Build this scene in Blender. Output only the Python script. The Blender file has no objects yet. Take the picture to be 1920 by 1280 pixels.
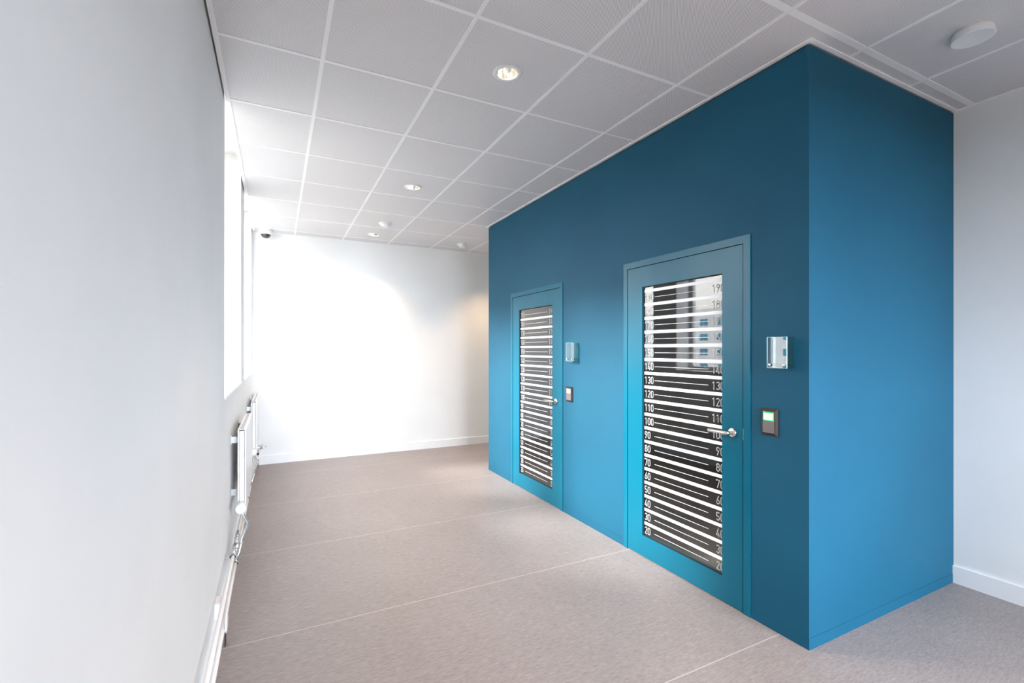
import bpy, bmesh, math, random
from mathutils import Vector, Matrix
random.seed(7)
SC = bpy.context.scene
COL = SC.collection
PI = math.pi

# ------------------------------------------------------------------ camera
TH = math.atan(441.5 / 878)
CH = 1.523
cam = bpy.data.cameras.new('camera')
cam.sensor_width = 36; cam.lens = 878 / 1920 * 36; cam.shift_y = 15 / 1920
cam.clip_start = 0.02; cam.clip_end = 300
camo = bpy.data.objects.new('camera', cam); COL.objects.link(camo)
camo.location = (0, 0, CH); camo.rotation_euler = (PI / 2, 0, -TH)
SC.camera = camo

# ------------------------------------------------------------------ world, sun, exposure
SC.view_settings.view_transform = 'Standard'
SC.view_settings.look = 'None'
SC.view_settings.gamma = 1
SC.view_settings.use_curve_mapping = False
SC.view_settings.exposure = 2.27
SC.cycles.use_denoising = True
SC.cycles.max_bounces = 14
SC.cycles.diffuse_bounces = 9
SC.cycles.glossy_bounces = 5
SC.cycles.transparent_max_bounces = 12
SC.cycles.sample_clamp_indirect = 8
SC.cycles.caustics_reflective = False

SKY = 9.0
w = bpy.data.worlds.new('sky'); SC.world = w; w.use_nodes = True
nt = w.node_tree; nt.nodes.clear()
out = nt.nodes.new('ShaderNodeOutputWorld'); bg = nt.nodes.new('ShaderNodeBackground')
tc = nt.nodes.new('ShaderNodeTexCoord'); sp = nt.nodes.new('ShaderNodeSeparateXYZ')
cr = nt.nodes.new('ShaderNodeValToRGB')
# brightness by height above the horizon; hue and level by bearing (neutral haze towards the sun, clear blue away from it)
cr.color_ramp.elements[0].position = 0.0; cr.color_ramp.elements[0].color = (.46, .46, .46, 1)
cr.color_ramp.elements[1].position = 0.55; cr.color_ramp.elements[1].color = (1.08, 1.08, 1.08, 1)
cb = nt.nodes.new('ShaderNodeValToRGB'); dp_ = nt.nodes.new('ShaderNodeVectorMath'); dp_.operation = 'DOT_PRODUCT'
dp_.inputs[1].default_value = (0, 1, 0)
mr = nt.nodes.new('ShaderNodeMapRange'); mr.inputs['From Min'].default_value = -.95; mr.inputs['From Max'].default_value = .30
cb.color_ramp.elements[0].position = 0; cb.color_ramp.elements[0].color = (2.3, 2.47, 2.85, 1)
_e = cb.color_ramp.elements.new(.14); _e.color = (.10, .105, .11, 1)
cb.color_ramp.elements[-1].position = 1; cb.color_ramp.elements[-1].color = (.42, .41, .40, 1)
mx = nt.nodes.new('ShaderNodeMix'); mx.data_type = 'RGBA'; mx.blend_type = 'MULTIPLY'; mx.inputs[0].default_value = 1
L = nt.links
L.new(tc.outputs['Generated'], sp.inputs[0]); L.new(sp.outputs['Z'], cr.inputs[0])
L.new(tc.outputs['Generated'], dp_.inputs[0]); L.new(dp_.outputs['Value'], mr.inputs['Value']); L.new(mr.outputs[0], cb.inputs[0])
L.new(cr.outputs[0], mx.inputs[6]); L.new(cb.outputs[0], mx.inputs[7])
L.new(mx.outputs[2], bg.inputs[0]); bg.inputs[1].default_value = SKY
L.new(bg.outputs[0], out.inputs[0])

sl = bpy.data.lights.new('sun', 'SUN'); sl.energy = 3.4; sl.angle = math.radians(14); sl.color = (1, .98, .95)
so = bpy.data.objects.new('sun', sl); COL.objects.link(so)
so.rotation_euler = Vector((2.85, -1.15, -1.5)).to_track_quat('-Z', 'Y').to_euler()
so.location = (-28, 16, 14)

def portal(name, loc, direction, sx, sy):
    l = bpy.data.lights.new(name, 'AREA'); l.shape = 'RECTANGLE'; l.size = sx; l.size_y = sy
    l.cycles.is_portal = True
    o = bpy.data.objects.new(name, l); COL.objects.link(o)
    o.location = loc; o.rotation_euler = Vector(direction).to_track_quat('-Z', 'Z').to_euler()
    return o
# daylight portals just outside the real window openings
WL, WB, WR, WF = -.291, 7.03, 3.965, -2.6      # left, back, right, rear wall faces
ZC = 3.076
WIN = [(3.43, 4.95), (5.41, 6.90)]
RWIN = [(.35, 1.75), (2.1, 3.6)]
for a, b in WIN:
    portal('window_portal', (WL - .40, (a + b) / 2, 2.255), (1, 0, 0), b - a, 2.09)
for a, b in RWIN:
    portal('window_portal', ((a + b) / 2, WF - .40, 1.65), (0, 1, 0), b - a, 1.7)

# ------------------------------------------------------------------ materials
def mat(name, color=(.8, .8, .8), rough=.5, metal=0, spec=.5, emit=None, es=0, coat=0, bump=None):
    m = bpy.data.materials.new(name); m.use_nodes = True
    p = m.node_tree.nodes['Principled BSDF']
    p.inputs['Base Color'].default_value = (*color, 1)
    p.inputs['Roughness'].default_value = rough
    p.inputs['Metallic'].default_value = metal
    p.inputs['Specular IOR Level'].default_value = spec
    p.inputs['Coat Weight'].default_value = coat
    if emit:
        p.inputs['Emission Color'].default_value = (*emit, 1); p.inputs['Emission Strength'].default_value = es
    if bump:
        N, L = m.node_tree.nodes, m.node_tree.links
        t = N.new('ShaderNodeTexCoord'); n = N.new('ShaderNodeTexNoise'); b = N.new('ShaderNodeBump')
        n.inputs['Scale'].default_value = bump[0]; n.inputs['Detail'].default_value = 4
        b.inputs['Strength'].default_value = bump[1]; b.inputs['Distance'].default_value = .002
        L.new(t.outputs['Object'], n.inputs['Vector']); L.new(n.outputs['Fac'], b.inputs['Height'])
        L.new(b.outputs['Normal'], p.inputs['Normal'])
    return m

def tinted(m, c1, c2, scale, detail=3, stretch=(1, 1, 1), lo=.35, hi=.65):
    """slow mottling of the paint colour between c1 and c2"""
    N, L = m.node_tree.nodes, m.node_tree.links
    p = N['Principled BSDF']
    t = N.new('ShaderNodeTexCoord'); mp = N.new('ShaderNodeMapping'); n = N.new('ShaderNodeTexNoise'); r = N.new('ShaderNodeValToRGB')
    mp.inputs['Scale'].default_value = stretch
    n.inputs['Scale'].default_value = scale; n.inputs['Detail'].default_value = detail
    r.color_ramp.elements[0].position = lo; r.color_ramp.elements[1].position = hi
    r.color_ramp.elements[0].color = (*c1, 1); r.color_ramp.elements[1].color = (*c2, 1)
    L.new(t.outputs['Object'], mp.inputs[0]); L.new(mp.outputs[0], n.inputs['Vector'])
    L.new(n.outputs['Fac'], r.inputs[0]); L.new(r.outputs[0], p.inputs['Base Color'])
    return m

M = {}
M['wall'] = tinted(mat('wall_paint', rough=.6, bump=(160, .12)), (.80, .80, .79), (.83, .83, .82), 2)
M['trim'] = mat('white_gloss_trim', (.84, .84, .84), .3)
M['tbar'] = mat('ceiling_bar_white', (.88, .87, .88), .45)
M['blue'] = tinted(mat('blue_wall_paint', rough=.62, spec=.3, bump=(220, .10)), (.0005, .070, .130), (.001, .077, .142), 1.6)
M['blue_door'] = tinted(mat('blue_door_lacquer', rough=.28, spec=.25), (.0003, .100, .166), (.0005, .110, .180), 3, stretch=(1, 1, .3))
M['seal'] = mat('black_rubber_and_gap_shade', (.004, .004, .005), .7)  # rubber of the glazing gasket; also the painted shade in the gaps
M['steel'] = mat('brushed_steel', (.72, .68, .62), .25, 1)
M['chrome'] = mat('chrome', (.80, .82, .82), .18, 1)
M['zinc'] = mat('zinc_bracket', (.50, .52, .50), .4, .8)
M['radiator'] = mat('radiator_enamel', (.82, .82, .83), .3)
M['pipe'] = mat('painted_pipe', (.80, .79, .79), .3)
M['plastic'] = mat('white_plastic', (.82, .82, .83), .35)
M['black'] = mat('black_rubber_lining', (.01, .01, .01), .5)
M['dome'] = mat('smoked_dome', (.02, .02, .02), .05, coat=1)
M['red'] = mat('red_tape', (.7, .005, .02), .4)
M['film'] = mat('white_frosted_film', (.80, .79, .82), .5)
M['film_grey'] = mat('grey_frosted_film', (.42, .42, .43), .6)
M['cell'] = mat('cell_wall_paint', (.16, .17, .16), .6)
M['wood'] = tinted(mat('pale_wood', rough=.4), (.68, .50, .28), (.78, .60, .36), 8, stretch=(1, 8, 8))
M['bronze'] = mat('dark_bronze_bezel', (.10, .085, .08), .3, .85)
M['button'] = mat('brown_grey_button', (.17, .15, .15), .35, .3)
M['lamp_white'] = mat('unlit_lens_added_glow', (.85, .85, .8), .3, emit=(1, 1, .95), es=.15)  # the lens is unlit; slight emission added to brighten it
M['lamp_green'] = mat('green_lens', (.0, .45, .08), .3, emit=(.0, .75, .14), es=.16)
M['lamp_lit'] = mat('lit_white_lens', (.9, .9, .9), .3, emit=(.93, 1, .95), es=3)
M['bulb'] = mat('warm_bulb', (1, 1, 1), .3, emit=(1, .86, .68), es=40)
M['reflector'] = mat('aluminium_reflector', (.93, .90, .86), .12, 1)
M['brass'] = mat('brass_fitting', (.6, .33, .12), .3, 1)

def glass(name, color=(1, 1, 1), ior=1.52, rough=0.0, k=1.0):
    m = bpy.data.materials.new(name); m.use_nodes = True
    N, L = m.node_tree.nodes, m.node_tree.links; N.clear()
    o = N.new('ShaderNodeOutputMaterial'); mx = N.new('ShaderNodeMixShader')
    t = N.new('ShaderNodeBsdfTransparent'); g = N.new('ShaderNodeBsdfGlossy'); f = N.new('ShaderNodeFresnel')
    mu = N.new('ShaderNodeMath'); mu.operation = 'MULTIPLY'; mu.inputs[1].default_value = k; mu.use_clamp = True
    t.inputs[0].default_value = (*color, 1); g.inputs[1].default_value = rough; f.inputs[0].default_value = ior
    # reflect on the outward faces only (the inner side of a face would count as leaving a dense medium)
    ge = N.new('ShaderNodeNewGeometry'); iv = N.new('ShaderNodeMath'); iv.operation = 'SUBTRACT'; iv.inputs[0].default_value = 1
    fr_ = N.new('ShaderNodeMath'); fr_.operation = 'MULTIPLY'
    L.new(ge.outputs['Backfacing'], iv.inputs[1]); L.new(f.outputs[0], fr_.inputs[0]); L.new(iv.outputs[0], fr_.inputs[1])
    L.new(fr_.outputs[0], mu.inputs[0]); L.new(mu.outputs[0], mx.inputs[0])
    L.new(t.outputs[0], mx.inputs[1]); L.new(g.outputs[0], mx.inputs[2]); L.new(mx.outputs[0], o.inputs[0])
    return m
M['glass'] = glass('door_glass', (.80, .82, .80), k=2.0)
M['wglass'] = glass('window_glass', (.97, .98, .97))
M['acryl'] = glass('clear_acrylic', (.80, .93, .92), k=2.2)
M['acryl_edge'] = mat('acrylic_edge', (.55, .85, .78), .2)

# floor: fine ribbed grey-brown vinyl, weld seams, scuffs
def floor_mat():
    m = mat('floor_vinyl', rough=.42, spec=.45)
    N, L = m.node_tree.nodes, m.node_tree.links; p = N['Principled BSDF']
    t = N.new('ShaderNodeTexCoord')
    def noise(scale, st, detail=3):
        mp = N.new('ShaderNodeMapping'); n = N.new('ShaderNodeTexNoise')
        mp.inputs['Scale'].default_value = st; n.inputs['Scale'].default_value = scale; n.inputs['Detail'].default_value = detail
        L.new(t.outputs['Object'], mp.inputs[0]); L.new(mp.outputs[0], n.inputs['Vector']); return n
    fine = noise(1, (28, 230, 1), 4)
    fine2 = noise(1, (9, 60, 1), 3)
    slow = noise(1.3, (1, 1, 1), 3)
    def ramp(src, c1, c2, lo, hi):
        r = N.new('ShaderNodeValToRGB'); r.color_ramp.elements[0].position = lo; r.color_ramp.elements[1].position = hi
        r.color_ramp.elements[0].color = (*c1, 1); r.color_ramp.elements[1].color = (*c2, 1); L.new(src, r.inputs[0]); return r
    base = ramp(fine.outputs['Fac'], (.205, .176, .168), (.330, .292, .282), .3, .7)
    b2 = ramp(fine2.outputs['Fac'], (.90, .90, .90), (1.08, 1.07, 1.07), .3, .7)
    b3 = ramp(slow.outputs['Fac'], (.94, .93, .93), (1.05, 1.05, 1.06), .3, .7)
    def mul(a, b):
        x = N.new('ShaderNodeMix'); x.data_type = 'RGBA'; x.blend_type = 'MULTIPLY'; x.inputs[0].default_value = 1
        L.new(a, x.inputs[6]); L.new(b, x.inputs[7]); return x.outputs[2]
    c = mul(mul(base.outputs[0], b2.outputs[0]), b3.outputs[0])
    s = N.new('ShaderNodeSeparateXYZ'); L.new(t.outputs['Object'], s.inputs[0])
    seam = None
    for y in (-1.98, -.787, .405, 1.597, 2.79, 3.98, 5.175, 6.37):
        d = N.new('ShaderNodeMath'); d.operation = 'COMPARE'; d.inputs[1].default_value = y; d.inputs[2].default_value = .0028
        L.new(s.outputs['Y'], d.inputs[0])
        if seam is None: seam = d.outputs[0]
        else:
            a = N.new('ShaderNodeMath'); a.operation = 'ADD'; L.new(seam, a.inputs[0]); L.new(d.outputs[0], a.inputs[1]); seam = a.outputs[0]
    sm = N.new('ShaderNodeMath'); sm.operation = 'MULTIPLY'; sm.inputs[1].default_value = .55; L.new(seam, sm.inputs[0])
    x = N.new('ShaderNodeMix'); x.data_type = 'RGBA'; L.new(sm.outputs[0], x.inputs[0]); L.new(c, x.inputs[6])
    x.inputs[7].default_value = (.62, .56, .53, 1)
    L.new(x.outputs[2], p.inputs['Base Color'])
    b = N.new('ShaderNodeBump'); b.inputs['Strength'].default_value = .25; b.inputs['Distance'].default_value = .001
    L.new(fine.outputs['Fac'], b.inputs['Height']); L.new(b.outputs['Normal'], p.inputs['Normal'])
    return m
M['floor'] = floor_mat()

# perforated metal ceiling tile: staggered holes
def perf_mat():
    m = mat('perforated_tile', rough=.5)
    N, L = m.node_tree.nodes, m.node_tree.links; p = N['Principled BSDF']
    t = N.new('ShaderNodeTexCoord'); mp = N.new('ShaderNodeMapping')
    mp.inputs['Rotation'].default_value = (0, 0, PI / 4); mp.inputs['Scale'].default_value = (1 / .0062,) * 3
    L.new(t.outputs['Object'], mp.inputs[0])
    s = N.new('ShaderNodeSeparateXYZ'); L.new(mp.outputs[0], s.inputs[0])
    sq = []
    for ax in 'XY':
        f = N.new('ShaderNodeMath'); f.operation = 'FRACT'; L.new(s.outputs[ax], f.inputs[0])
        d = N.new('ShaderNodeMath'); d.operation = 'SUBTRACT'; d.inputs[1].default_value = .5; L.new(f.outputs[0], d.inputs[0])
        q = N.new('ShaderNodeMath'); q.operation = 'POWER'; q.inputs[1].default_value = 2; L.new(d.outputs[0], q.inputs[0]); sq.append(q)
    a = N.new('ShaderNodeMath'); a.operation = 'ADD'; L.new(sq[0].outputs[0], a.inputs[0]); L.new(sq[1].outputs[0], a.inputs[1])
    lt = N.new('ShaderNodeMath'); lt.operation = 'LESS_THAN'; lt.inputs[1].default_value = .30 ** 2; L.new(a.outputs[0], lt.inputs[0])
    x = N.new('ShaderNodeMix'); x.data_type = 'RGBA'; L.new(lt.outputs[0], x.inputs[0])
    x.inputs[6].default_value = (.84, .815, .825, 1); x.inputs[7].default_value = (.26, .25, .26, 1)
    L.new(x.outputs[2], p.inputs['Base Color'])
    return m
M['tile'] = perf_mat()

def facade_mat():
    return tinted(mat('pale_render', rough=.8), (.62, .64, .68), (.70, .71, .74), 1)
M['facade'] = facade_mat()
M['blue_glass'] = mat('bluish_window', (.05, .22, .34), .15)
M['asphalt'] = mat('paving', (.13, .13, .125), .9, bump=(20, .3))

# ------------------------------------------------------------------ mesh helpers
def tag(o, label=None, cat=None, group=None, kind=None):
    if label: o['label'] = label
    if cat: o['category'] = cat
    if group: o['group'] = group
    if kind: o['kind'] = kind
    return o

def empty(name, loc=(0, 0, 0), rz=0):
    o = bpy.data.objects.new(name, None); COL.objects.link(o); o.location = loc; o.rotation_euler = (0, 0, rz)
    o.empty_display_size = .1
    return o

class MB:
    def __init__(s): s.bm = bmesh.new()
    def box(s, x0, x1, y0, y1, z0, z1, bev=0):
        r = bmesh.ops.create_cube(s.bm, size=1)['verts']
        for v in r:
            v.co = Vector(((x0 + x1) / 2 + v.co.x * abs(x1 - x0), (y0 + y1) / 2 + v.co.y * abs(y1 - y0), (z0 + z1) / 2 + v.co.z * abs(z1 - z0)))
        if bev:
            es = {e for v in r for e in v.link_edges}
            bmesh.ops.bevel(s.bm, geom=list(es), offset=bev, segments=2, affect='EDGES', profile=.5)
        return s
    def tube(s, pts, r, n=12, cap=True, radii=None):
        pts = [Vector(p) for p in pts]; rings = []
        up = None
        for i, p in enumerate(pts):
            if i == 0: d = pts[1] - p
            elif i == len(pts) - 1: d = p - pts[-2]
            else: d = (pts[i + 1] - p).normalized() + (p - pts[i - 1]).normalized()
            d.normalize()
            if up is None: up = Vector((0, 0, 1)) if abs(d.z) < .9 else Vector((1, 0, 0))
            a = d.cross(up).normalized(); b = d.cross(a).normalized(); up = -b if False else up
            rr = radii[i] if radii else r
            k = 1.0
            if 0 < i < len(pts) - 1:
                c = (pts[i + 1] - p).normalized().dot((p - pts[i - 1]).normalized()); k = 1 / max(.6, math.sqrt((1 + c) / 2))
            rings.append([s.bm.verts.new(p + (a * math.cos(t) + b * math.sin(t)) * rr) for t in [2 * PI * j / n for j in range(n)]])
        for q, w_ in zip(rings, rings[1:]):
            for j in range(n):
                f = s.bm.faces.new((q[j], q[(j + 1) % n], w_[(j + 1) % n], w_[j])); f.smooth = True
        if cap:
            s.bm.faces.new(rings[0][::-1]); s.bm.faces.new(rings[-1])
        return s
    def lathe(s, prof, c=(0, 0, 0), axis='z', n=40, smooth=True, cap=False):
        """prof: list of (radius, height)"""
        rings = []
        for r, h in prof:
            ring = []
            for j in range(n):
                t = 2 * PI * j / n; x, y = r * math.cos(t), r * math.sin(t)
                v = {'z': (x, y, h), 'x': (h, x, y), 'y': (x, h, y)}[axis]
                ring.append(s.bm.verts.new(Vector(c) + Vector(v)))
            rings.append(ring)
        for q, w_ in zip(rings, rings[1:]):
            for j in range(n):
                f = s.bm.faces.new((q[j], q[(j + 1) % n], w_[(j + 1) % n], w_[j])); f.smooth = smooth
        if cap:
            s.bm.faces.new(rings[0][::-1]); s.bm.faces.new(rings[-1])
        return s
    def build(s, name, m, parent=None, smooth_angle=None):
        bmesh.ops.remove_doubles(s.bm, verts=s.bm.verts, dist=1e-6)
        bmesh.ops.recalc_face_normals(s.bm, faces=s.bm.faces)
        me = bpy.data.meshes.new(name); s.bm.to_mesh(me); s.bm.free()
        me.materials.append(M[m] if isinstance(m, str) else m)
        o = bpy.data.objects.new(name, me); COL.objects.link(o)
        if parent: o.parent = parent
        if smooth_angle:
            me.shade_auto_smooth = True if hasattr(me, 'shade_auto_smooth') else None
        return o

def struct(mb, name, m, parent=None):
    o = mb.build(name, m, parent)
    if not parent: o['kind'] = 'structure'
    return o

# ------------------------------------------------------------------ the room shell
T = .36
struct(MB().box(WL - T, WR + .2, WF - T, WB + .2, -.2, 0), 'floor', 'floor')

def holed_wall(axis, f0, f1, a0, a1, z0, z1, holes):
    """boxes around holes; axis 'x' = wall with normal x (spans y), faces f0..f1"""
    mb = MB()
    def put(p, q, r, t):
        if q - p < 1e-4 or t - r < 1e-4: return
        if axis == 'x': mb.box(f0, f1, p, q, r, t)
        else: mb.box(p, q, f0, f1, r, t)
    cur = a0
    for (h0, h1, hz0, hz1) in sorted(holes):
        put(cur, h0, z0, z1); put(h0, h1, z0, hz0); put(h0, h1, hz1, z1); cur = h1
    put(cur, a1, z0, z1)
    return mb
ZT = 3.34
SILL, HEAD = 1.21, 3.30
struct(holed_wall('x', WL - T, WL, WF - T, WB + .2, 0, ZT, [(a, b, SILL, HEAD) for a, b in WIN]), 'wall_left', 'wall')
struct(MB().box(WL, WR + .2, WB, WB + .2, 0, ZT), 'wall_back', 'wall')
struct(MB().box(WR, WR + .2, WF - T, WB, 0, ZT), 'wall_right', 'wall')
struct(holed_wall('y', WF - T, WF, WL, WR, 0, ZT, [(a, b, .8, 2.5) for a, b in RWIN]), 'wall_rear', 'wall')

# skirting boards
def skirt(name, x0, x1, y0, y1, nx, ny):
    mb = MB().box(x0, x1, y0, y1, 0.0, .108)
    mb.box(x0 if nx <= 0 else x0, x1, y0, y1, .108, .112)
    return struct(mb, name, 'trim')
BX0, BX1, BY0, BY1 = 2.409, WR, 1.442, 5.45
skirt('baseboard_left', WL, WL + .014, WF, WB, 1, 0)
skirt('baseboard_back', WL + .014, WR, WB - .014, WB, 0, -1)
skirt('baseboard_right', WR - .014, WR, WF, BY0, -1, 0)
skirt('baseboard_right_back', WR - .014, WR, BY1, WB - .014, -1, 0)
skirt('baseboard_rear', WL + .014, WR - .014, WF, WF + .014, 0, 1)

# windows
def window(n, axis, a, b, z0, z1, face, sgn):
    """axis x: in a wall with normal x.  face = inner wall face, sgn = outward direction"""
    r = empty('window_%d' % n, (0, 0, 0)); r['kind'] = 'structure'
    def bx(mb, d0, d1, p, q, r_, t, bev=0):
        e0, e1 = sorted((face + sgn * d0, face + sgn * d1))
        if axis == 'x': mb.box(e0, e1, p, q, r_, t, bev)
        else: mb.box(p, q, e0, e1, r_, t, bev)
    fr = MB(); w_ = .045
    bx(fr, .27, .34, a, a + w_, z0, z1); bx(fr, .27, .34, b - w_, b, z0, z1)
    bx(fr, .27, .34, a + w_, b - w_, z0, z0 + w_); bx(fr, .27, .34, a + w_, b - w_, z1 - w_, z1)
    m = (a + b) / 2
    bx(fr, .27, .34, m - .035, m + .035, z0 + w_, z1 - w_)
    fr.build('window_frame', 'trim', r)
    for (p, q) in ((a + w_, m - .035), (m + .035, b - w_)):
        s = MB(); k = .028; g0, g1 = z0 + w_, z1 - w_
        bx(s, .255, .30, p, p + k, g0, g1); bx(s, .255, .30, q - k, q, g0, g1)
        bx(s, .255, .30, p + k, q - k, g0, g0 + k); bx(s, .255, .30, p + k, q - k, g1 - k, g1)
        so_ = s.build('window_sash', 'trim', r)
        g = MB(); bx(g, .285, .289, p + k, q - k, g0 + k, g1 - k); g.build('glass_pane', 'wglass', so_)
        h = MB(); hp = q - .03 if p < m - .3 else p + .012
        bx(h, .235, .255, hp, hp + .018, (z0 + z1) / 2 - .06, (z0 + z1) / 2 + .06, .003); h.build('window_handle', 'chrome', so_)
    sb = MB(); bx(sb, -.008, .27, a + .001, b - .001, z0 - .0005, z0 + .018, .003); sb.build('window_sill', 'trim', r)
    return r
for i, (a, b) in enumerate(WIN): window(i + 1, 'x', a, b, SILL, HEAD, WL, -1)
for i, (a, b) in enumerate(RWIN): window(i + 3, 'y', a, b, .8, 2.5, WF, -1)

# ------------------------------------------------------------------ ceiling
XL = [-1.0, .221, .836, 1.468, 2.106, 2.72, 3.345]
XE = [WL + .030] + XL[1:] + [WR - .022]
YG = [1.347 + .68 * k for k in range(-7, 9)]
YE = [WF + .022] + YG + [WB - .022]
YE = [y for y in YE if WF + .02 <= y <= WB - .02]
LIGHTS = [(1.160, 2.365), (1.168, 4.432), (1.176, 6.50), (3.02, 6.38), (1.160, .30), (1.16, -1.72), (3.03, -1.1)]
LR = .060
tiles = MB(); bm = tiles.bm
hb = .010
for i in range(len(XE) - 1):
    for j in range(len(YE) - 1):
        x0, x1, y0, y1 = XE[i], XE[i + 1], YE[j], YE[j + 1]
        x0 += hb if i else 0; x1 -= hb if i < len(XE) - 2 else 0
        y0 += hb if j else 0; y1 -= hb if j < len(YE) - 2 else 0
        if (x0 > BX0 and y0 > BY0 and y1 < BY1): continue
        c = [l for l in LIGHTS if x0 < l[0] < x1 and y0 < l[1] < y1]
        if not c:
            bm.faces.new([bm.verts.new((x, y, ZC + .003)) for x, y in ((x0, y0), (x0, y1), (x1, y1), (x1, y0))])
        else:
            cx, cy = c[0]; n = 48; inn, ou = [], []
            ts = sorted([2 * PI * k / n for k in range(n)] + [math.atan2(yy - cy, xx - cx) % (2 * PI) for xx in (x0, x1) for yy in (y0, y1)])
            for t in ts:
                dx, dy = math.cos(t), math.sin(t)
                k = min(((x1 if dx > 0 else x0) - cx) / dx if abs(dx) > 1e-9 else 9, ((y1 if dy > 0 else y0) - cy) / dy if abs(dy) > 1e-9 else 9)
                inn.append(bm.verts.new((cx + dx * LR, cy + dy * LR, ZC + .003))); ou.append(bm.verts.new((cx + dx * k, cy + dy * k, ZC + .003)))
            for k in range(len(ts)):
                kk = (k + 1) % len(ts); bm.faces.new((inn[k], inn[kk], ou[kk], ou[k]))
ceil = struct(tiles, 'ceiling', 'tile')
g = MB()
for x in XE[1:-1]:
    for s_ in (-1, 1):
        segs = [(YE[0], YE[-1])] if x < BX0 else [(YE[0], BY0 - .03), (BY1 + .03, YE[-1])]
        for p, q in segs: g.box(x + s_ * .0058 - .0046, x + s_ * .0058 + .0046, p, q, ZC, ZC + .012)
    for p, q in segs: g.box(x - .0014, x + .0014, p, q, ZC + .0022, ZC + .012)
for y in YE[1:-1]:
    hw = .0165 if abs(y - 1.347) < .01 else .0105
    xe = BX0 - .03 if BY0 < y < BY1 else XE[-1]
    cuts = [XE[0]] + [x for x in XE[1:-1] if x < xe] + [xe]
    for p, q in zip(cuts, cuts[1:]):
        g.box(p + (.0105 if p != XE[0] else 0), q - (.0105 if q != xe else 0), y - hw, y + hw, ZC + .0005, ZC + .012)
g.build('ceiling_grid', 'tbar', ceil)
sl_ = MB().box(WL - T, WR + .2, WF - T, WB + .2, ZT, ZT + .3); struct(sl_, 'ceiling_slab', 'wall')
# edge trims: angle profile hung just off the left wall (shadow gap), against the others
tr = MB(); tr.box(WL + .010, WL + .034, WF, WB, ZC - .002, ZC + .02); tr.box(WL + .010, WL + .014, WF, WB, ZC, ZC + .05)
struct(tr, 'trim_1', 'tbar')
tr = MB(); tr.box(WL + .034, WR, WB - .024, WB, ZC - .002, ZC + .02); struct(tr, 'trim_2', 'tbar')
tr = MB(); tr.box(WR - .024, WR, WF, BY0 - .026, ZC - .002, ZC + .02); tr.box(WR - .024, WR, BY1 + .026, WB - .024, ZC - .002, ZC + .02); struct(tr, 'trim_3', 'tbar')
tr = MB(); tr.box(BX0 - .026, BX0 - .002, BY0 - .026, BY1 + .026, ZC - .002, ZC + .02)
tr.box(BX0 - .002, BX1, BY0 - .026, BY0 - .002, ZC - .002, ZC + .02); tr.box(BX0 - .002, BX1, BY1 + .002, BY1 + .026, ZC - .002, ZC + .02)
struct(tr, 'trim_4', 'tbar')

# ------------------------------------------------------------------ blue boxed-in cells
D = [dict(l0=1.818, l1=2.806, top=2.130, g0=1.958, g1=2.650, hz=1.034, hy=1.882),
     dict(l0=3.772, l1=4.760, top=2.108, g0=3.910, g1=4.606, hz=1.026, hy=3.836)]
FW = .050                                     # frame width round the leaf
WT = .10
WZ = ZC - .010
struct(holed_wall('x', BX0, BX0 + WT, BY0, BY1, 0, WZ, [(d['l0'] - FW, d['l1'] + FW, 0, d['top'] + FW) for d in D]), 'wall_cell_front', 'blue')
struct(MB().box(BX0 + WT, BX1, BY0, BY0 + WT, 0, WZ), 'wall_cell_side', 'blue')
struct(MB().box(BX0 + WT, BX1, BY1 - WT, BY1, 0, WZ), 'wall_cell_far_side', 'blue')
struct(MB().box(BX0 + .015, BX1, BY0 + .015, BY1 - .015, WZ, ZC + .004), 'wall_top_gap_shade', 'seal')  # black strip painting the shade of the gap under the ceiling
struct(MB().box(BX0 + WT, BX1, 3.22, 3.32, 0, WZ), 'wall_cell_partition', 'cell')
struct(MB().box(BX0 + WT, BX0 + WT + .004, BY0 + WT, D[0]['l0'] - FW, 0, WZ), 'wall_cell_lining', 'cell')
bb = MB()
ys = [BY0 - .0015, D[0]['l0'] - FW, D[0]['l1'] + FW, D[1]['l0'] - FW, D[1]['l1'] + FW, BY1]
for p, q in ((ys[0], ys[1]), (ys[2], ys[3]), (ys[4], ys[5])): bb.box(BX0 - .0015, BX0, p, q, 0, .058)
bb.box(BX0, BX1 - .014, BY0 - .0015, BY0, 0, .058)
struct(bb, 'baseboard_cell', 'blue')

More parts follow.
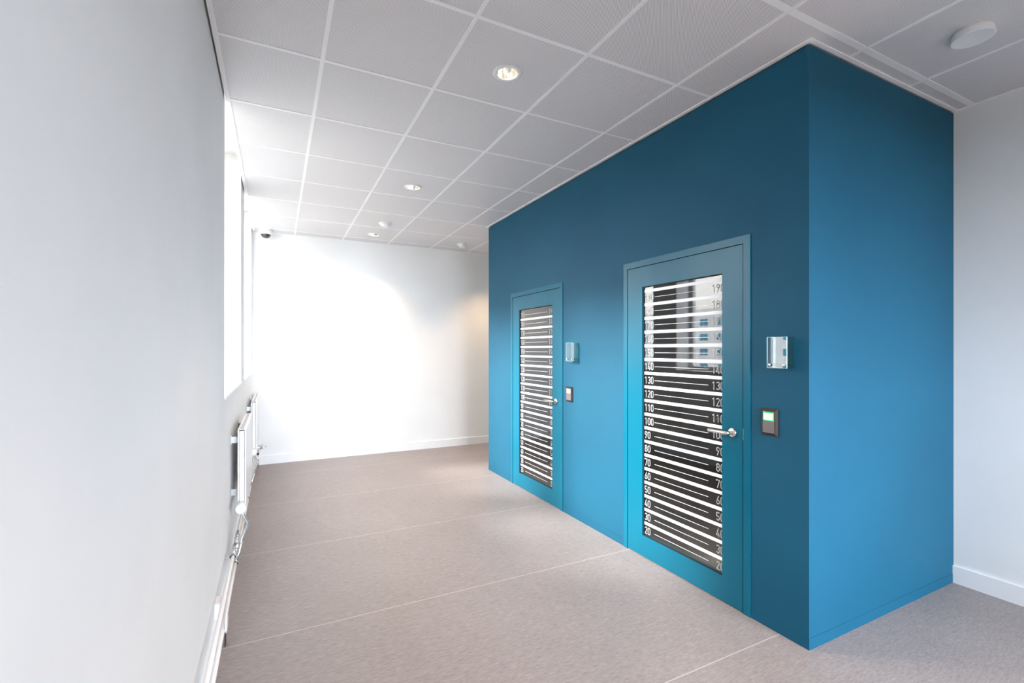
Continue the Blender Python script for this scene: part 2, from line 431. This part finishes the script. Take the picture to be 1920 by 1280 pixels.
# numerals drawn as even strokes, unit height, width .5
def arc(cx, cy, rx, ry, a0, a1, n=10):
    return [(cx + rx * math.cos(math.radians(a0 + (a1 - a0) * i / n)), cy + ry * math.sin(math.radians(a0 + (a1 - a0) * i / n))) for i in range(n + 1)]
s2 = .06
Wd = .5
R_ = Wd / 2 - s2
L_, RR, Cx = s2, Wd - s2, Wd / 2
GL = {
 '0': [arc(Cx, 1 - s2 - R_, R_, R_, 0, 180) + arc(Cx, s2 + R_, R_, R_, 180, 360) + [(RR, 1 - s2 - R_)]],
 '1': [[(.06, .78), (.27, .95), (.27, 0)]],
 '2': [arc(Cx, 1 - s2 - R_, R_, R_, 170, -35) + [(L_ + .01, s2), (Wd, s2)]],
 '3': [arc(Cx, 1 - s2 - .2, R_, .2, 160, -75) + arc(Cx, s2 + .225, R_, .225, 80, -160)],
 '4': [[(.36, 0), (.36, .52)], [(.30, 1), (.05, .22), (.52, .22)]],
 '5': [[(Wd - .04, 1 - s2), (L_ + .01, 1 - s2), (L_, .52)] + arc(Cx, s2 + .235, R_, .235, 125, -155)],
 '6': [arc(Cx, s2 + R_ + .03, R_, R_ + .03, 0, 360, 20), [(L_ + .012, .34), (.35, 1)]],
 '7': [[(.02, .82), (.02, 1 - s2), (RR + .02, 1 - s2), (.17, 0)]],
 '8': [arc(Cx, 1 - s2 - .19, R_ - .015, .19, 0, 360, 20), arc(Cx, s2 + .245, R_, .245, 0, 360, 20)],
 '9': [arc(Cx, 1 - s2 - R_ - .03, R_, R_ + .03, 0, 360, 20), [(RR - .012, .66), (.15, 0)]],
}
def ribbon(bm, pts, hw, place):
    """flat ribbon of half width hw along 2-D pts; place maps (a,b) to 3-D"""
    P = [Vector(p) for p in pts]
    Ls, Rs = [], []
    for i, p in enumerate(P):
        d0 = (p - P[i - 1]).normalized() if i else None
        d1 = (P[i + 1] - p).normalized() if i < len(P) - 1 else None
        if d0 is not None and d1 is not None and (p - P[i - 1]).length < 1e-7: d0 = d1
        d = d0 if d1 is None else d1 if d0 is None else (d0 + d1).normalized()
        k = 1
        if d0 is not None and d1 is not None: k = min(1.6, 1 / max(.3, math.sqrt(max(0, (1 + d0.dot(d1)) / 2))))
        n = Vector((-d.y, d.x)) * hw * k
        Ls.append(bm.verts.new(place(*(p + n)))); Rs.append(bm.verts.new(place(*(p - n))))
    for i in range(len(P) - 1):
        try: bm.faces.new((Ls[i], Ls[i + 1], Rs[i + 1], Rs[i]))
        except ValueError: pass

GX = BX0 + .011                                # front face of the glass
def make_door(n, d):
    r = empty('door_%d' % n, (BX0, (d['l0'] + d['l1']) / 2, 0)); r['kind'] = 'structure'
    ox, oy = r.location.x, r.location.y
    def fin(mb, name, m, parent=r):
        for v in mb.bm.verts: v.co.x -= ox; v.co.y -= oy
        return mb.build(name, m, parent)
    l0, l1, top, g0, g1 = d['l0'], d['l1'], d['top'], d['g0'], d['g1']
    gz0, gz1 = .156, d['top'] - .147
    fx = BX0 - .006
    f = MB(); gp = .005
    for p, q, z0, z1 in ((l0 - FW, l0 - gp, 0, top + FW), (l1 + gp, l1 + FW, 0, top + FW), (l0 - gp, l1 + gp, top + gp, top + FW)):
        f.box(fx, BX0 + WT, p, q, z0, z1)
    for p, q, z0, z1 in ((l0 - gp, l0 + .012, 0, top + gp), (l1 - .012, l1 + gp, 0, top + gp), (l0 + .012, l1 - .012, top - .012, top + gp)):
        f.box(BX0 + .052, BX0 + WT, p, q, z0, z1)
    fin(f, 'door_frame', 'blue_door')
    s = MB()
    for p, q, z0, z1 in ((l0 - gp + .0003, l0 - .0003, .004, top), (l1 + .0003, l1 + gp - .0003, .004, top), (l0 - gp + .0003, l1 + gp - .0003, top + .0003, top + gp - .0003)):
        s.box(BX0 + .012, BX0 + .05, p, q, z0, z1)
    fin(s, 'door_seal', 'seal')  # black strips added to darken the gap round the leaf like deep shade
    lf = MB(); x0, x1 = BX0 - .003, BX0 + .047
    for p, q, z0, z1 in ((l0, g0, .006, top), (g1, l1, .006, top), (g0, g1, .006, gz0), (g0, g1, gz1, top)):
        lf.box(x0, x1, p, q, z0, z1)
    leaf = fin(lf, 'door_leaf', 'blue_door')
    b = MB(); k = .010                          # glazing bead behind the opening's edge
    for p, q, z0, z1 in ((g0, g0 + .004, gz0, gz1), (g1 - .009, g1, gz0, gz1), (g0 + .004, g1 - .009, gz0, gz0 + .005), (g0 + .004, g1 - .009, gz1 - .006, gz1)):
        b.box(GX - .006, GX - .0005, p, q, z0, z1)
    fin(b, 'glazing_gasket', 'seal', leaf)
    gl = MB().box(GX, GX + .008, g0 + .0003, g1 - .0003, gz0 + .0003, gz1 - .0003)
    pane = fin(gl, 'glass_pane', 'glass'); tag(pane, 'glass pane with height scale in white stripes and numbers')
    fxs = GX - .0012
    st = MB()
    z = .25
    while z < gz1 - .015:
        st.box(fxs, GX - .0002, g0 + .004, g1 - .010, z - .0105, z + .0105); z += .10
    for zz in range(20, 200, 10):
        if zz / 100 > gz1 - .03: continue
        st.box(fxs, GX - .0002, g0 + .113, g1 - .113, zz / 100 - .0013, zz / 100 + .0013)
    fin(st, 'height_stripes', 'film', pane)
    nb = MB(); hgt = .052
    for zz in range(20, 200, 10):
        if zz / 100 > gz1 - .03: continue
        txt = str(zz); adv = .60 * hgt
        wid = adv * len(txt) - .1 * hgt
        # seen from the room, +Y is to the left
        for side in (0, 1):
            ystart = g1 - .013 if side == 0 else g0 - .004 + wid
            for ci, ch in enumerate(txt):
                yy = ystart - ci * adv
                for poly in GL[ch]:
                    ribbon(nb.bm, [(a_ * hgt, b_ * hgt) for a_, b_ in poly], .0029, lambda a_, b_: (fxs, yy - a_, zz / 100 - hgt / 2 + b_))
    fin(nb, 'height_numbers', 'film_grey', pane)
    # lever handle on both faces' room side
    h = MB(); hy, hz = d['hy'], d['hz']
    h.lathe([(.0001, -.013), (.024, -.013), (.0262, -.011), (.0262, 0)], (x0, hy, hz), 'x', 32)
    fin(h, 'handle_rosette', 'steel', leaf)
    h = MB()
    px = x0 - .056
    pts = [(x0 - .010, hy, hz), (px + .018, hy, hz)] + [(px + .018 - .018 * math.sin(t), hy + .018 - .018 * math.cos(t), hz) for t in [PI / 2 * k_ / 6 for k_ in range(1, 7)]] + [(px, hy + .128, hz), (px, hy + .133, hz)]
    h.tube(pts, .011, 16, radii=[.011] * (len(pts) - 1) + [.006])
    fin(h, 'door_handle', 'steel', leaf)
    k = MB().box(x0 + .002, x0 + .03, l0 - .0048, l0 - .0035, hz - .05, hz + .05); 
    sp_ = MB().box(fx - .0008, fx + .02, l0 - gp - .0012, l0 - gp + .0004, hz - .035, hz + .035)
    fin(sp_, 'strike_plate', 'chrome')
    return r
for i, d in enumerate(D): make_door(i + 1, d)

# wall plates beside the doors
def wall_button(yc, zc, wy, hz, lit, label):
    r = empty('push_button_plate', (BX0, yc, zc)); tag(r, label, 'switch')
    hw, hh = wy / 2, hz / 2; dpt = -.016
    mb = MB(); bm = mb.bm; b = .012
    o0 = [bm.verts.new((0, sy * hw, sz * hh)) for sy, sz in ((-1, -1), (1, -1), (1, 1), (-1, 1))]
    o1 = [bm.verts.new((dpt * .35, sy * hw, sz * hh)) for sy, sz in ((-1, -1), (1, -1), (1, 1), (-1, 1))]
    o2 = [bm.verts.new((dpt, sy * (hw - b), sz * (hh - b))) for sy, sz in ((-1, -1), (1, -1), (1, 1), (-1, 1))]
    o3 = [bm.verts.new((dpt + .005, sy * (hw - b - .002), sz * (hh - b - .002))) for sy, sz in ((-1, -1), (1, -1), (1, 1), (-1, 1))]
    for A, B in ((o0, o1), (o1, o2), (o2, o3)):
        for k in range(4): bm.faces.new((A[k], A[(k + 1) % 4], B[(k + 1) % 4], B[k]))
    bm.faces.new(o3); bm.faces.new(o0[::-1])
    mb.build('bezel', 'bronze', r)
    iy, iz = hw - b - .0035, hh - b - .0035
    split = .07 * hh
    MB().box(dpt + .001, dpt + .0048, -iy, iy, -iz, split - .002, .001).build('lower_button', 'button', r)
    MB().box(dpt + .001, dpt + .0048, -iy, iy, split, iz, .0008).build('upper_button', 'button', r)
    if lit:
        MB().box(dpt - .0002, dpt + .001, -iy + .003, iy - .003, split + .002, iz - .004, .0004).build('lens_rim', 'lamp_green', r)
        MB().box(dpt - .0010, dpt - .0003, -iy + .010, iy - .010, split + .009, iz - .011).build('lens', 'lamp_lit', r)
    else:
        MB().box(dpt - .0006, dpt + .001, -iy + .010, iy - .010, split + .005, iz - .005, .0005).build('lens', 'lamp_white', r)
wall_button(1.652, 1.127, .100, .148, True, 'bronze push button plate with its square lens glowing green, between near door and cabin corner')
wall_button(3.607, 1.112, .108, .138, False, 'bronze push button plate with an unlit white square, right of the far door')

def holder(yc, z0, z1, wy, label, tl):
    r = empty('acrylic_holder', (BX0, yc, z0)); tag(r, label, 'holder')
    h = z1 - z0; y0, y1 = -wy / 2, wy / 2; dp = -.058; t = .004
    fp = MB().box(dp, dp + t, y0, y1, 0, h).build('front_plate', 'acryl', r)
    tilt = math.radians(tl)
    e = MB(); k = .0012
    for p, q, a, b in ((y0 - k, y0, 0, h), (y1, y1 + k, 0, h), (y0, y1, h, h + k), (y0, y1, -k, 0)): e.box(dp, dp + t, p, q, a, b)
    ep = e.build('polished_edge', 'acryl_edge', r)
    for q_ in (fp, ep): q_.data.transform(Matrix.Translation((dp, 0, 0)) @ Matrix.Rotation(tilt, 4, 'Z') @ Matrix.Translation((-dp, 0, 0)))
    MB().box(-.004, -.0005, y0, y1, 0, h).build('back_plate', 'acryl', r)
    MB().box(dp + t + .0002, -.0045, y0, y0 + .003, 0, h).build('side_plate', 'acryl', r)
    MB().box(dp + t + .0002, -.0045, y0 + .004, y1, 0, .003).build('base_plate', 'acryl', r)
    for s_ in (-1, 1):
        b = MB().lathe([(.0001, -.006), (.0065, -.006), (.008, -.004), (.008, 0)], (dp, s_ * (wy / 2 - .018), .016), 'x', 20)
        b.lathe([(.005, 0), (.005, .05)], (dp + t, s_ * (wy / 2 - .018), .016), 'x', 12)
        b.build('standoff_bolt', 'chrome', r)
holder(1.576, 1.426, 1.588, .112, 'clear acrylic wall holder on two bolts above the green-lit button', -3.3)
holder(3.527, 1.420, 1.582, .112, 'clear acrylic wall holder on two bolts above the unlit button by the far door', 0)

# cell furniture seen faintly through the near glass
t = empty('wall_shelf', (WR, 2.35, 0)); tag(t, 'pale wooden shelf on the cell wall behind the near glass door', 'shelf')
MB().box(-.45, -.001, -.6, .62, .885, .92, .003).build('shelf_board', 'wood', t)
MB().box(-.40, -.001, -.45, -.42, .62, .885).build('shelf_bracket', 'zinc', t)
MB().box(-.40, -.001, .42, .45, .62, .885).build('shelf_bracket', 'zinc', t)

# ------------------------------------------------------------------ ceiling fittings
dl_labels = ['round recessed downlight nearest the viewer, glowing brightly', 'middle one of the three recessed downlights in the long row',
             'farthest of the three recessed downlights, close to the back wall', 'recessed downlight behind the blue cabin warming the back wall',
             'recessed downlight overhead behind the viewer, in the row by the windows', 'recessed downlight near the rear windows, beside the left wall', 'recessed downlight near the rear windows, beside the right wall']
def downlight(x, y, label):
    r = empty('recessed_downlight', (x, y, ZC)); tag(r, label, 'ceiling light', 'recessed downlights in the tiled ceiling')
    MB().lathe([(.0585, .003), (.0585, -.0035), (.064, -.0055), (.080, -.0035), (.082, .0), (.082, .0028)], n=48).build('trim_ring', 'plastic', r)
    mb = MB(); bm = mb.bm
    prof = [(.0585, 0), (.055, .03), (.047, .06), (.032, .085)]
    n = 48; rings = [[bm.verts.new((p[0] * math.cos(2 * PI * k / n), p[0] * math.sin(2 * PI * k / n), p[1])) for k in range(n)] for p in prof]
    for A, B in zip(rings, rings[1:]):
        for k in range(n):
            f = bm.faces.new((A[k], A[(k + 1) % n], B[(k + 1) % n], B[k])); f.smooth = True
    mb.build('reflector', 'reflector', r)
    MB().lathe([(.0001, .060), (.018, .062), (.027, .070), (.031, .084), (.031, .09), (.0001, .09)], n=32).build('bulb', 'bulb', r)
    l = bpy.data.lights.new('downlight_beam', 'SPOT'); l.energy = 20; l.color = (1, .68, .40); l.spot_size = math.radians(95); l.spot_blend = .8; l.shadow_soft_size = .02
    lo = bpy.data.objects.new('downlight_beam', l); COL.objects.link(lo); lo.location = (x, y, ZC + .035)
for (x, y), lb in zip(LIGHTS, dl_labels): downlight(x, y, lb)

def detector(x, y, label):
    r = empty('smoke_detector', (x, y, ZC)); tag(r, label, 'smoke detector', 'white smoke detectors under the ceiling')
    MB().lathe([(.078, .0028), (.080, -.006), (.074, -.014), (.0001, -.014)], n=40).build('base', 'plastic', r)
    MB().lathe([(.050, -.0142), (.056, -.020), (.056, -.034), (.040, -.044), (.0001, -.046)], n=40).build('sensor_head', 'plastic', r)
detector(1.201, 5.86, 'white round smoke detector between the middle and far downlights')
detector(2.455, 6.52, 'white round smoke detector near the far edge of the blue cabin')

# round ceiling valve
t = empty('ceiling_air_valve', (3.045, 1.035, ZC)); tag(t, 'large round white air valve with a dished face, under the tiles near the right wall', 'air vent')
MB().lathe([(.074, .0028), (.077, -.004), (.0785, -.014), (.079, -.022), (.0775, -.026), (.0001, -.026)], n=64).build('collar', 'plastic', t)
MB().lathe([(.0001, -.0265), (.078, -.0265), (.0815, -.028), (.0825, -.0315), (.079, -.034), (.072, -.0325), (.05, -.0295), (.02, -.0275), (.0001, -.027)], n=64).build('dished_disc', 'plastic', t)

# dome camera
t = empty('dome_camera', (-.125, 6.88, ZC)); tag(t, 'small white security camera with a smoked dome in the far ceiling corner', 'camera')
MB().lathe([(.078, .0028), (.084, -.006), (.088, -.030), (.085, -.046), (.070, -.056), (.0001, -.056)], n=40).build('base', 'plastic', t)
MB().lathe([(.060, -.0563), (.058, -.068), (.048, -.088), (.030, -.102), (.012, -.107), (.0001, -.108)], n=32).build('smoked_dome', 'dome', t)
MB().lathe([(.062, -.0562), (.066, -.0562), (.066, -.060), (.062, -.060)], n=40).build('dome_ring', 'plastic', t)

# ------------------------------------------------------------------ radiators and pipes on the window wall
XA = WL + .047                                  # back of the radiator
XF = XA + .052                                  # its front
PX = -.245
def radiator(y0, y1, z0, z1, label):
    r = empty('panel_radiator', (WL, y0, z0)); tag(r, label, 'radiator', 'panel radiators under the windows')
    L, H = y1 - y0, z1 - z0; a, b = XA - WL, XF - WL
    mb = MB().box(b - .010, b, 0, L, 0, H, .003)
    mb.build('front_panel', 'radiator', r)
    MB().box(a, a + .010, 0, L, 0, H, .003).build('rear_panel', 'radiator', r)
    g = MB(); n = int((L - .06) / .033)
    for k in range(n): g.box(a + .012, b - .012, .03 + k * .033, .032 + k * .033, .04, H - .03)
    g.build('convector_fins', 'radiator', r)
    for yy in (.0, L - .0015): MB().box(a + .0125, b - .0125, yy, yy + .0015, .03, H - .006).build('side_cover', 'radiator', r)
    c = MB(); c.box(a + .0005, b - .0005, 0, L, H + .0003, H + .0035); c.build('top_grille', 'radiator', r)
    s = MB()
    for k in range(int(L / .03) - 1): s.box(a + .016, b - .016, .02 + k * .03, .036 + k * .03, H + .0036, H + .0042)
    s.build('grille_slots', 'film_grey', r)
    for yy in (.10, L - .14):
        for zz in (H - .12, .05):
            k = MB(); k.box(0.0005, .003, yy - .02, yy + .02, zz, zz + .075); k.box(.003, a - .0003, yy - .004, yy, zz + .015, zz + .06); k.box(.003, a - .0003, yy + .006, yy + .010, zz + .02, zz + .05)
            k.build('wall_bracket', 'zinc', r)
    # wall plate brackets seen beside the near end
    return r
radiator(3.80, 4.74, .412, .957, 'white panel radiator nearer the viewer, under the first window')
radiator(5.76, 6.78, .40, .957, 'white panel radiator in the far corner under the second window')

# supply and return pipes running along the wall
PIPES = {}
for zz, r_, lb in ((.098, .0115, 'lower of the two white heating pipes along the skirting'), (.222, .0115, 'upper of the two white heating pipes along the wall')):
    y1 = 6.93 if zz < .15 else 6.99
    mb = MB().tube([(PX, -1.4, zz), (PX, y1, zz)], r_, 14)
    o = mb.build('heating_pipe', 'pipe'); tag(o, lb, 'pipe'); PIPES[zz] = o
def clip(y, z, label):
    r = empty('pipe_clip', (PX, y, z)); tag(r, label, 'pipe clip')
    MB().lathe([(.0118, -.009), (.0165, -.009), (.0165, .009), (.0118, .009)], axis='y', n=24).build('rubber_lining', 'black', r)
    MB().lathe([(.0167, -.007), (.0182, -.007), (.0182, .007), (.0167, .007)], axis='y', n=24).build('clip_band', 'zinc', r)
    MB().tube([(-.018, 0, 0), (WL - PX + .003, 0, 0)], .0035, 8).build('stud', 'zinc', r)
    MB().lathe([(.011, 0), (.011, .003), (.0001, .003)], (WL - PX, 0, 0), 'x', 16).build('wall_flange', 'zinc', r)
clip(3.42, .222, 'black lined clip holding the upper pipe before the near radiator')
clip(3.62, .098, 'black lined clip holding the lower pipe before the near radiator')
clip(5.15, .098, 'black lined clip holding the lower pipe between the two radiators')
clip(1.3, .222, 'black lined clip on the upper pipe beside the viewer')
clip(1.15, .098, 'black lined clip on the lower pipe beside the viewer')

def valve(y, z, label, ln=.105, riser=False):
    """thermostatic head at a radiator's near end with its union and bent connection down to the lower pipe"""
    r = empty('thermostatic_valve', (-.216, y, z)); tag(r, label, 'valve', 'thermostatic radiator valves')
    MB().lathe([(.0001, -.129), (.0245, -.129), (.0258, -.1275), (.0258, -.1265), (.0001, -.1265)], axis='y', n=36).build('end_cap', 'plastic', r)
    MB().lathe([(.0001, -.1264), (.0262, -.1264), (.031, -.123), (.033, -.112), (.032, -.065), (.027, -.038), (.020, -.028), (.0001, -.028)], axis='y', n=36).build('valve_head', 'plastic', r)
    v = MB().lathe([(.0001, -.028), (.013, -.0275), (.013, -.004), (.010, 0), (.010, .036), (.0001, .036)], axis='y', n=20)
    v.build('union_nut', 'brass', r)
    b = MB().lathe([(.010, -.040), (.014, -.038), (.014, -.014), (.0001, -.014)], (0, -.018, 0), 'z', 6, smooth=False); b.build('valve_body', 'chrome', r)
    ZP = .098 + .0118 - z
    t_ = MB().tube([(0, -.018, -.036), (.004, -.02, -.055), (.036, -.05, -.115), (.040, -.056, -.125), (.036, -.064, -.135), (.003, -.10, -.205), (.001, -.112, -.235), (-.010, -.13, -.290), (-.029, -.14, ZP)], .0105, 12)
    t_.build('bent_pipe', 'chrome', r)
    n_ = MB().lathe([(.0105, -.011), (.0135, -.009), (.0135, .009), (.0105, .011)], (.003, -.112, -.232), 'z', 6, smooth=False); n_.build('compression_nut', 'chrome', r)
valve(3.765, .445, 'white thermostatic valve at the near end of the near radiator')
valve(5.725, .44, 'white thermostatic valve at the near end of the corner radiator')

# chrome couplings on both pipes below the near valve
def coupling(y0, y1, z):
    L = y1 - y0; c = (PX, y0, z); p = PIPES[z]
    MB().lathe([(.0118, 0), (.0148, .001), (.0148, L * .35), (.0118, L * .36)], c, 'y', n=20).build('coupling_sleeve', 'chrome', p)
    MB().lathe([(.0118, L * .62), (.0155, L * .63), (.0155, L - .001), (.0118, L)], c, 'y', n=6, smooth=False).build('coupling_nut', 'chrome', p)
    MB().lathe([(.0118, L * .40), (.0138, L * .41), (.0138, L * .58), (.0118, L * .59)], c, 'y', n=20).build('coupling_ring', 'chrome', p)
coupling(3.47, 3.62, .222)
coupling(3.66, 3.86, .222)
coupling(3.68, 3.84, .098)

# fittings in the far corner
t = empty('drain_valve', (-.205, 6.86, .235)); tag(t, 'chrome shut-off fitting with a lever in the far corner by the radiator', 'valve')
MB().lathe([(.0001, -.03), (.013, -.03), (.015, -.02), (.015, .02), (.013, .03), (.0001, .03)], axis='z', n=6, smooth=False).build('valve_body', 'chrome', t)
MB().tube([(0, 0, 0), (.03, -.01, .015), (.06, -.03, .025)], .011, 10).build('outlet', 'chrome', t)
MB().box(.035, .095, -.045, -.02, .03, .05, .004).build('lever', 'chrome', t)
MB().box(-.005, .05, -.012, .012, .040, .052, .003).build('lever_plate', 'zinc', t)
t = empty('riser_pipe', (-.215, 6.90, 0)); tag(t, 'short upright pipe with a red band in the far corner', 'pipe')
MB().tube([(0, 0, .001), (0, 0, .205)], .0095, 12).build('riser', 'chrome', t)
MB().lathe([(.0098, .055), (.0125, .055), (.0125, .09), (.0098, .09)], axis='z', n=18).build('red_band', 'red', t)
MB().lathe([(.0098, .16), (.0135, .161), (.0135, .185), (.0098, .186)], axis='z', n=18).build('rubber_ring', 'black', t)

# small wall and floor bits beside the pipes
t = empty('cable_box', (WL, 2.88, .14)); tag(t, 'small white junction box on the wall behind the pipes', 'box')
MB().box(.0005, .026, 0, .09, -.03, .055, .003).build('box_body', 'plastic', t)
MB().box(.0262, .0275, .004, .086, -.026, .051).build('box_lid', 'trim', t)
t = empty('pipe_cover_disc', (PX + .0118, 2.82, .12)); tag(t, 'thin round white cover disc clipped against the lower heating pipe', 'cover')
MB().lathe([(.0001, 0), (.052, .0), (.055, .003), (.045, .007), (.0001, .010)], axis='x', n=40).build('disc', 'plastic', t)
MB().box(-.004, .0, -.02, .02, -.119, -.055).build('support_foot', 'black', t)

# ------------------------------------------------------------------ outside
struct(MB().box(-60, 60, -60, 60, -4.4, -4.2), 'ground', 'asphalt')
b = empty('apartment_building', (-75, 40, -4.2)); tag(b, 'pale apartment block with bluish windows seen mirrored in the near glass door', 'building')
MB().box(-12, 0, -45, 60, 0, 14.2).build('facade', 'facade', b)
for fl in range(4):
    for k in range(22):
        y = -42 + k * 4.4; z = 1.4 + fl * 3.1
        f = MB().box(-.02, .08, y - .1, y + 2.1, z - .1, z + 1.5).build('window_frame', 'trim', b)
        MB().box(.081, .10, y, y + .95, z, z + 1.4).build('pane', 'blue_glass', f)
        MB().box(.081, .10, y + 1.05, y + 2.0, z, z + 1.4).build('pane', 'blue_glass', f)
